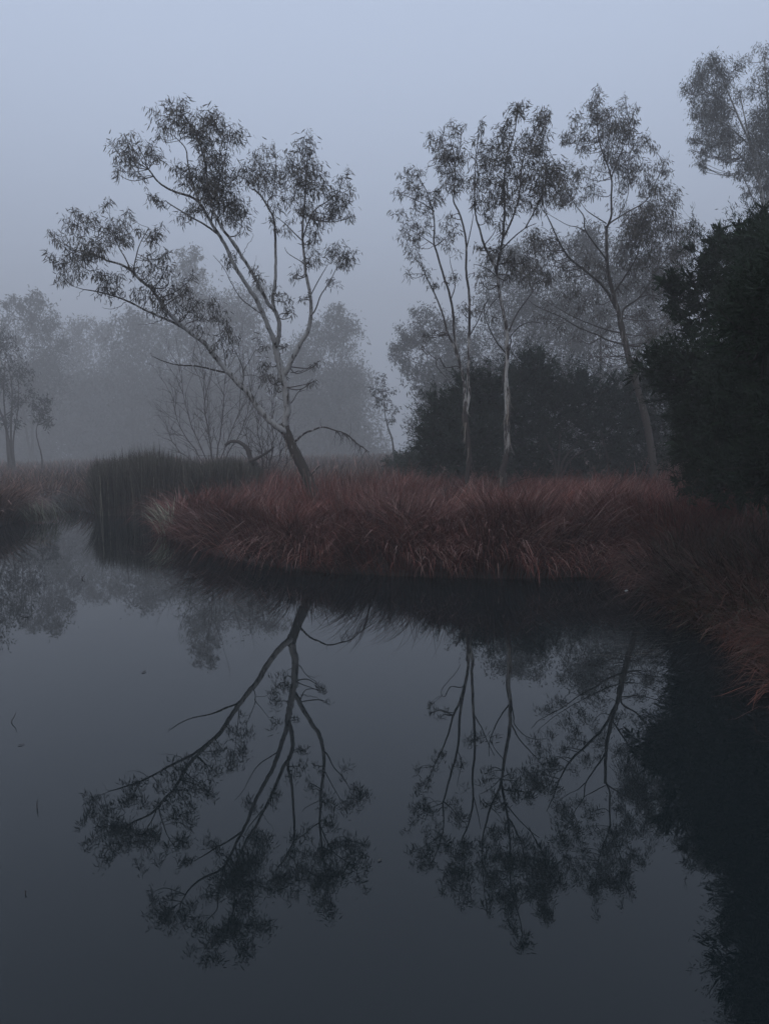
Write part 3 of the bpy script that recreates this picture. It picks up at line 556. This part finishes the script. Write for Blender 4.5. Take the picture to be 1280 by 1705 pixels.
# ------------------------------------------------------------------ dense fine-leaved shrubs
def thicket(name, label, lobes, n_leaf, leaf, lw, col, stems=(), base=None, cat='shrub', group=None, core=True):
    """lobes: (px, py, rx px, ry px, Y)"""
    Ym = np.mean([l[4] for l in lobes]); b0 = at(*base, Ym); b0[2] = .3
    root = bpy.data.objects.new(name, None); COL.objects.link(root); root.location = b0; tag(root, label, cat, group)
    wts = np.array([l[2] * l[3] for l in lobes]); wts = wts / wts.sum()
    lf = MB(); tw = MB(); PS, DS, LS, WS, CS = [], [], [], [], []
    for (cx, cy_, rx, ry, Yl), wt in zip(lobes, wts):
        s = Yl / F_PX; C = at(cx, cy_, Yl); a = np.array([rx * s, rx * s * .9, ry * s]); n = int(n_leaf * wt)
        ns = max(20, n // 30); fl = Yl / Ym
        u = nrm(rng.normal(size=(ns, 3))); q = rng.uniform(0, 1, (ns, 1)) ** .35
        bump = 1 + .2 * wob(u[:, :1] * 3 + cx, u[:, 2:] * 3, 2.2, 3) + .06 * rng.normal(size=(ns, 1))
        sp = C + u * a * q * bump * .97; sd_ = nrm(u * [1, 1, .6] + rng.normal(size=(ns, 3)) * .45 + [0, 0, .55]); sl_ = rng.uniform(.5, 1.4, (ns, 1)) ** 1.6 * leaf * fl * 4.2
        for k in range(0, ns, 6):
            tube(tw, np.array([C + (sp[k] - C) * .35, C + (sp[k] - C) * .7 + rng.normal(size=3) * .04, sp[k], sp[k] + sd_[k] * sl_[k]]), [.02, .012, .006, .003], 3, (.05, .045, .04))
        k = rng.integers(0, ns, n); t_ = rng.uniform(0, 1, (n, 1))
        p = sp[k] + sd_[k] * sl_[k] * t_ + rng.normal(size=(n, 3)) * leaf * .35
        d = sd_[k] * .8 + rng.normal(size=(n, 3)) * .5
        l = rng.uniform(.6, 1.3, n) * leaf * fl
        big = q[k][:, 0] < .62
        PS.append(p); DS.append(d); LS.append(np.where(big, l * 2.2, l)); WS.append(np.where(big, l * 2, l) * lw / leaf * np.where(big, 1.8, 1)); CS.append(jit(col, n, .25))
    keep = np.vstack(PS)[:, 2] > .15
    leaves(lf, np.vstack(PS)[keep], np.vstack(DS)[keep], np.concatenate(LS)[keep], np.concatenate(WS)[keep], np.vstack(CS)[keep], segs=1, curve=.1)
    tag(lf.build('foliage', M_NEEDLE, root, b0), kind='stuff'); tag(tw.build('twigs', M_TWIG, root, b0), kind='stuff')
    for (pp, r0, Ys) in stems:
        P = smooth_path([at(x, y, Ys) for x, y in pp], 4); b = MB(); tube(b, P, np.linspace(r0, r0 * .45, len(P)), 6, (.06, .052, .046), .05); b.build('stem', M_TWIG, root, b0)
    return root
DK = np.array([.027, .037, .026])
G2 = 'dark shrubs behind the grassy bank'
thicket('low_shrub', 'low dark scrubby shrub at the left foot of the dark shrubs', [(692, 775, 30, 22, 36), (665, 774, 20, 12, 38)], 11000, .10, .018, DK * 1.4, [([(690, 800), (688, 780), (684, 765)], .03, 36)], (690, 795))
thicket('paperbark_shrub', 'dark bushy shrub with ragged left edge, leftmost behind the grassy bank', [(740, 700, 44, 62, 27), (715, 735, 28, 40, 26.5), (780, 670, 40, 60, 27.5), (765, 740, 60, 44, 26.5), (800, 730, 40, 55, 27), (740, 775, 50, 26, 26.5), (800, 780, 50, 26, 26.5), (815, 660, 40, 50, 27.5)], 52000, .10, .018, DK, [([(770, 800), (765, 760), (750, 720)], .05, 27)], (765, 790), group=G2)
thicket('paperbark_shrub', 'tall round dark shrub behind the white patchy gum trunk', [(880, 650, 62, 66, 29), (850, 700, 50, 60, 28.5), (920, 690, 56, 66, 29), (880, 620, 44, 44, 29.5), (880, 745, 70, 40, 28.5), (850, 780, 50, 30, 28), (920, 778, 60, 34, 29.5), (955, 660, 40, 60, 29.5)], 52000, .10, .018, DK * [.9, .95, 1], [([(930, 798), (936, 770), (960, 735)], .07, 27.6), ([(926, 798), (922, 765), (905, 725)], .07, 27.6), ([(928, 798), (930, 760), (932, 720)], .06, 27.6), ([(932, 798), (950, 765), (985, 745)], .05, 27.6)], (928, 795), group=G2)
thicket('paperbark_shrub', 'wide dark shrub between the forked stems and the leaning spreading gum', [(985, 670, 56, 60, 29), (1030, 690, 50, 66, 29.5), (1070, 660, 50, 66, 29.5), (1000, 735, 60, 50, 28.5), (1060, 740, 60, 50, 29), (990, 780, 60, 30, 28.5), (1060, 785, 60, 30, 28.5), (1110, 720, 50, 90, 30)], 50000, .10, .018, DK * [.9, .95, 1.05], [([(1015, 800), (1010, 760), (1000, 720)], .06, 28)], (1020, 795), group=G2)
thicket('dark_thicket', 'huge near black thicket filling the right edge above the water',
        [(1180, 520, 62, 90, 14.5), (1170, 640, 78, 70, 14), (1150, 610, 62, 40, 13.8), (1110, 625, 34, 30, 14.2), (1215, 450, 60, 62, 14.5), (1260, 420, 56, 60, 14), (1200, 720, 80, 80, 13.5), (1172, 715, 46, 56, 14.5), (1128, 500, 22, 34, 14.6), (1098, 602, 26, 16, 14.1), (1190, 408, 40, 22, 14.5), (1270, 560, 90, 120, 12), (1290, 420, 70, 70, 12), (1260, 700, 90, 100, 11.2), (1300, 780, 90, 80, 10), (1330, 600, 110, 140, 10), (1350, 430, 100, 100, 11), (1290, 500, 80, 90, 9.5), (1350, 700, 110, 120, 9), (1280, 560, 80, 100, 7.6), (1330, 470, 90, 90, 7.2), (1440, 600, 120, 160, 7.6), (1420, 850, 90, 110, 7.4), (1195, 790, 56, 36, 14.5), (1150, 800, 30, 22, 15), (1225, 800, 70, 50, 12.8)],  # outermost lobes past the right edge are unseen, added to shade the near bank
        200000, .076, .0108, np.array([.018, .030, .016]), [([(1235, 860), (1220, 760), (1200, 650)], .08, 13.5), ([(1290, 880), (1280, 760), (1260, 600)], .1, 11.5)], (1245, 870))

# ------------------------------------------------------------------ grass
def blades(mb, root, phi, a0, a1, L, W, col, tipcol, k=4):
    n = len(root); d = np.stack([np.cos(phi), np.sin(phi), np.zeros(n)], 1); sdv = np.stack([-np.sin(phi), np.cos(phi), np.zeros(n)], 1)
    tw = rng.normal(size=(n, 1)) * .6; sdv = nrm(sdv * np.cos(tw) + d * np.sin(tw))
    P = [root]
    for i in range(k):
        t_ = a0 + (a1 - a0) * ((i + .5) / k) ** 1.3
        q = P[-1] + (L / k)[:, None] * (np.sin(t_)[:, None] * d + np.cos(t_)[:, None] * np.array([0, 0, 1.0])); q[:, 2] = np.maximum(q[:, 2], .015)
        P.append(q)
    prof = [1, .95, .85, .6, .12] if k == 4 else [1, .9, .6, .12]
    V = np.stack([np.stack([p - sdv * (W * f / 2)[:, None], p + sdv * (W * f / 2)[:, None]], 1) for p, f in zip(P, prof)], 1)  # n,k+1,2,3
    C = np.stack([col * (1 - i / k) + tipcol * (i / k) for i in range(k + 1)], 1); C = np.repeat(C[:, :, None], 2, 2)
    o = np.arange(n)[:, None, None] * (2 * (k + 1)) + np.arange(k)[None, :, None] * 2
    mb.add(V.reshape(-1, 3), (o + np.array([[[0, 1, 3, 2]]])).reshape(-1, 4), C.reshape(-1, 3))

def grass_patch(n, y0, y1, s0, s1, power=1.0):
    """candidate roots: even in view angle, distance weighted to the near side"""
    u = rng.uniform(0, 1, n); y = y0 * (y1 / y0) ** (u ** power); x = rng.uniform(s0, s1, n) * y
    sd_, nv = shore_info(x, y); k = sd_ > -.1
    return x[k], y[k], sd_[k], nv[k]

RED = np.array([.135, .046, .035]); STRAW = np.array([.34, .205, .17]); OLIVE = np.array([.085, .082, .036]); BROWN = np.array([.10, .075, .055]); PALEG = np.array([.20, .21, .15])
def make_grass(name, label, n, y0, y1, s0, s1, sel=None, power=1.0, wmul=1.0, k=4):
    x, y, sd_, nv = grass_patch(n, y0, y1, s0, s1, power)
    ks = k
    if sel is not None:
        k = sel(x, y, sd_); x, y, sd_, nv = x[k], y[k], sd_[k], nv[k]
    n = len(x); z = np.maximum(ground_z(x, y, sd_), -.05)
    # tussocks: pull roots towards cell centres
    cs = .75; gx_ = np.floor(x / cs + .5 * wob(x, y, .5, 2)); gy_ = np.floor(y / cs + .5 * wob(x, y, .6, 3))
    def hsh(a_, b_): q = np.sin(gx_ * a_ + gy_ * b_) * 43758.5; return q - np.floor(q)
    hx, hy, h3, h4 = hsh(127.1, 311.7), hsh(269.5, 183.3), hsh(71.3, 97.9), hsh(17.7, 157.3)
    cx = (gx_ + .2 + .6 * hx) * cs; cyy = (gy_ + .2 + .6 * hy) * cs
    ox, oy = x - cx, y - cyy; ol = np.hypot(ox, oy) + 1e-6
    edge = np.exp(-np.maximum(sd_, 0) / .8)
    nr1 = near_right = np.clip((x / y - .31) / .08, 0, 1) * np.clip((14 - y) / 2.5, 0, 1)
    combx = .5 * wob(x, y, .45, 4) + .45; comby = .4 * wob(x, y, .6, 5) - .35
    dx = -nv[:, 0] * edge * 1.3 * (1 - .55 * nr1) + ox / cs * 1.3 + (h3 - .5) * 2.4 + combx * .8 * (1 - .7 * nr1) + rng.normal(size=n) * (.28 + 1.0 * nr1)
    dy = -nv[:, 1] * edge * 1.3 * (1 - .55 * nr1) + oy / cs * 1.3 + (h4 - .5) * 1.6 + comby * .7 * (1 - .7 * nr1) + rng.normal(size=n) * (.28 + 1.0 * nr1)
    phi = np.arctan2(dy, dx)
    lay = np.clip((20 - y) / 6, 0, 1)
    hump = (1 + .28 * wob(x, y, .9, 6) + .6 * (hx - .5)) * (1.12 - .35 * np.minimum(ol / cs, 1))
    L = rng.uniform(.6, 1.1, n) * hump * (1 + .4 * edge)
    a0 = rng.uniform(.02, .4, n) + .2 * edge; a1 = rng.uniform(.4, 1.3, n) + 1.2 * edge + .7 * lay * rng.uniform(0, 1, n) + .35 * wob(x, y, .8, 7)
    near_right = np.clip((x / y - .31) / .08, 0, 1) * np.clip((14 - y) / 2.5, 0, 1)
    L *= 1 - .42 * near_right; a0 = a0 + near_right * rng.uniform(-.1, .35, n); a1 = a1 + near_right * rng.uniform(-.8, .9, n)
    W = wmul * rng.uniform(.004, .011, n) * np.maximum(1, y / 14)
    bold = rng.uniform(0, 1, n) < .17; W = np.where(bold, W * 1.7, W)
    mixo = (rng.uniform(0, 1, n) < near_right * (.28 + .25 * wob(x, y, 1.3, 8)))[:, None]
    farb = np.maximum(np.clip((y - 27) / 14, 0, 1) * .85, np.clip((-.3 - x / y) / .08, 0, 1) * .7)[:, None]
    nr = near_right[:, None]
    base = (RED * (1 - nr) + np.array([.062, .024, .016]) * nr) * (1 - mixo) + OLIVE * .38 * mixo; base = base * (1 - farb) + BROWN * farb  # near right: own brown-olive tone, darkened further by thicket shade put into the colour
    patch = (1 + .38 * wob(x, y, 1.6, 9) + .7 * (hy - .5))[:, None]
    base = base * np.clip(patch, .35, 2) * np.clip(1 + .35 * rng.normal(size=(n, 1)), .3, 2.2)
    pale = ((rng.uniform(0, 1, n) < .12) | (bold & (rng.uniform(0, 1, n) < .55)))[:, None]; tip = np.where(pale, STRAW * (1 - .7 * nr) * rng.uniform(.7, 1.5, (n, 1)), base * 1.3)  # straw tips on the near right dimmed with the same painted shade
    tip = np.where(mixo & pale, PALEG * .4, tip)
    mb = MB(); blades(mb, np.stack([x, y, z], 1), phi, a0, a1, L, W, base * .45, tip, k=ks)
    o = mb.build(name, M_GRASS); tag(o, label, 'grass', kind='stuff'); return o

SED = at(282, 884, 20.7)
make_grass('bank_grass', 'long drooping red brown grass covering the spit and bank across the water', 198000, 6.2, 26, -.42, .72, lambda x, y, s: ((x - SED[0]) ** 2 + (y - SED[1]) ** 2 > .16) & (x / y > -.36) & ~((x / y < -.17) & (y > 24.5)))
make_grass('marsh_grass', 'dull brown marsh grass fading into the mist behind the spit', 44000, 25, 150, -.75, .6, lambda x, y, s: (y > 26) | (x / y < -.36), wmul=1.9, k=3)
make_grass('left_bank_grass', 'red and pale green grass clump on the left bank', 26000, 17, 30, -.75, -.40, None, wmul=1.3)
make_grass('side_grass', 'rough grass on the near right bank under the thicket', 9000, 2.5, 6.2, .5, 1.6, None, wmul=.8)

def reed_bed():
    n = 15000; mb = MB()
    px = rng.uniform(160, 440, n); Yr = rng.uniform(27.6, 33.5, n)
    top = 760 + 6 * np.sin(px / 23.) + 5 * np.sin(px / 5.3 + Yr) + 4 * np.sin(px / 2.1) + np.interp(px, [150, 175, 240, 300, 380, 440], [6, 0, -4, 0, 8, 16])
    p0 = np.array([at(a, 850, b) for a, b in zip(px, Yr)]); h = np.array([at(a, t_, b)[2] for a, t_, b in zip(px, top, Yr)])
    L = h * (.6 + .38 * rng.beta(3, 1.2, n) + .22 * rng.uniform(0, 1, n) ** 5); sd_, _ = shore_info(p0[:, 0], p0[:, 1]); p0[:, 2] = np.where(sd_ > 0, ground_z(p0[:, 0], p0[:, 1], sd_), 0); L = L - p0[:, 2] 
    phi = rng.uniform(0, 6.28, n); a1 = np.abs(rng.normal(size=n)) * .34
    ed = np.clip((175 - px) / 15, 0, 1) * (rng.uniform(0, 1, n) < .15); phi = np.where(ed > 0, 3.14 + rng.normal(size=n) * .4, phi); a1 = a1 + ed * .8
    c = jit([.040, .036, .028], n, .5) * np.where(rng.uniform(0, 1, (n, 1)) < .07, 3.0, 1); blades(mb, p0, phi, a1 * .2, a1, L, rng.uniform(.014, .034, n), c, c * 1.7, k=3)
    tag(mb.build('reed_bed', M_REED), 'dark block of upright reeds standing in the water left of the spit', 'reeds', kind='stuff')
reed_bed()

def sedge(label, base, Ys, n, L, spread, col, name='sedge_clump', group=None):
    b = at(*base, Ys); b[2] = .05; mb = MB()
    r = b + np.stack([rng.normal(size=n) * spread, rng.normal(size=n) * spread, np.zeros(n)], 1)
    phi = rng.normal(size=n) * .9 + 3.3; c = jit(col, n, .25)
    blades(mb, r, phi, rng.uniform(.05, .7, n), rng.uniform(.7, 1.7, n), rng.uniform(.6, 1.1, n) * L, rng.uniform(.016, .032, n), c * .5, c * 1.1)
    o = mb.build(name, M_GRASS, origin=b); tag(o, label, 'sedge', group)
sedge('pale spiky sedge clump at the left tip of the spit', (282, 884), 20.7, 75, 1.15, .12, [.34, .345, .25])
sedge('faded sedge clump at the water edge of the left bank', (75, 850), 25.5, 120, .95, .3, [.15, .15, .11])
sedge('small hazy sedge clump in the channel beside the reeds', (120, 840), 30.5, 110, 1.0, .4, [.10, .10, .085])
def dark_tuft():
    b = at(795, 815, 19.9); b[2] = .35; n = 1500; mb = MB()
    r = b + np.stack([rng.normal(size=n) * .32, rng.normal(size=n) * .2, np.zeros(n)], 1); c = jit([.03, .028, .025], n, .3)
    blades(mb, r, rng.uniform(0, 6.28, n), rng.uniform(.05, .6, n), rng.uniform(.6, 2.0, n), rng.uniform(.6, 1.25, n), rng.uniform(.006, .013, n), c, c * 1.3)
    tag(mb.build('rush_tussock', M_GRASS, origin=b), 'dark rounded rush tussock between the two slender gum trunks', 'tussock')
dark_tuft()

# ------------------------------------------------------------------ small things on the water
def stick(label, px, py, segs, r, cat='twig', group=None):
    b = onwater(px, py, 0); mb = MB()
    P = smooth_path([b + np.array(q) for q in segs], 4); tube(mb, P, np.linspace(r, r * .4, len(P)), 6, (.03, .025, .022), .08)
    j = P[len(P) // 2]; tube(mb, [j, j + np.array([r * 3, r, r * 3])], [r * .6, r * .3], 5, (.03, .025, .022))
    tag(mb.build('floating_twig', M_TWIG, origin=b), label, cat, group)
gT = 'twigs poking out of the pond'
stick('bent dark twig poking out of the water near the left edge', 22, 1203, [(-.0, 0, -.03), (-.01, 0, .01), (.015, .01, .055), (.025, .0, .085)], .004, group=gT)
stick('thin upright dark twig standing in the water low at the left', 63, 1346, [(0, 0, -.03), (-.003, 0, .02), (.002, 0, .055)], .0035, group=gT)
stick('short dark stub in the water below the reed bed', 137, 964, [(0, 0, -.03), (.004, 0, .02), (0, 0, .055)], .014, group=gT)
stick('tiny dark twig tip lowest at the left edge', 42, 1489, [(0, 0, -.02), (.004, 0, .01), (0, 0, .02)], .003, group=gT)
def floaty(label, px, py, L, W, colr, rot, name='floating_leaf', cat='leaf', group=None):
    b = onwater(px, py, .004); mb = MB(); t_ = np.linspace(0, 1, 7); w_ = np.sin(np.pi * t_ ** .8) * W / 2 + .0005
    zc = .15 * L * (t_ - .3) ** 2; c, s = math.cos(rot), math.sin(rot)
    V = []
    for a, ww, zz in zip(t_, w_, zc):
        for q, dz in ((-ww, .12 * ww + .002), (0, 0), (ww, .12 * ww + .002)): V.append((c * (a - .5) * L - s * q, s * (a - .5) * L + c * q, zz + dz))
    Fq = [[i * 3 + j, i * 3 + j + 1, i * 3 + j + 4, i * 3 + j + 3] for i in range(6) for j in range(2)]
    mb.add(np.array(V) + b, Fq, colr); tag(mb.build(name, M_LEAF, origin=b), label, cat, group)
gL = 'single leaves floating on the pond'
floaty('dark leaf floating just below the bent twig', 36, 1240, .05, .016, (.02, .018, .015), .5, group=gL)
floaty('dark leaf floating alone in open water below the misty reflection', 240, 1119, .07, .03, (.02, .018, .015), 1.2, group=gL)
floaty('dark leaf floating in the left bank reflection', 45, 1026, .09, .05, (.02, .018, .015), 0, group=gL)
floaty('small faint leaf floating right of the gum crown reflection', 632, 1432, .03, .012, (.05, .05, .04), .8, group=gL)
floaty('small white feather on the dark water beside the right bank', 1042, 984, .11, .06, (.6, .62, .62), 1.1, 'feather', 'feather')
fs = MB(); n = 80
fp = np.array([onwater(a, b_, .012) for a, b_ in zip(rng.normal(1078, 34, n), rng.uniform(1018, 1096, n))])
ph = rng.normal(size=n) * .35 + 3.14 * (rng.uniform(size=n) < .5); c = jit([.11, .085, .065], n, .35)
blades(fs, fp, ph, np.full(n, 1.45), rng.uniform(1.5, 1.62, n), rng.uniform(.08, .26, n), rng.uniform(.002, .005, n), c, c)
tag(fs.build('fallen_reed_blades', M_GRASS), 'thin fallen grass blades lying flat on the water by the right bank', 'fallen grass', kind='stuff')
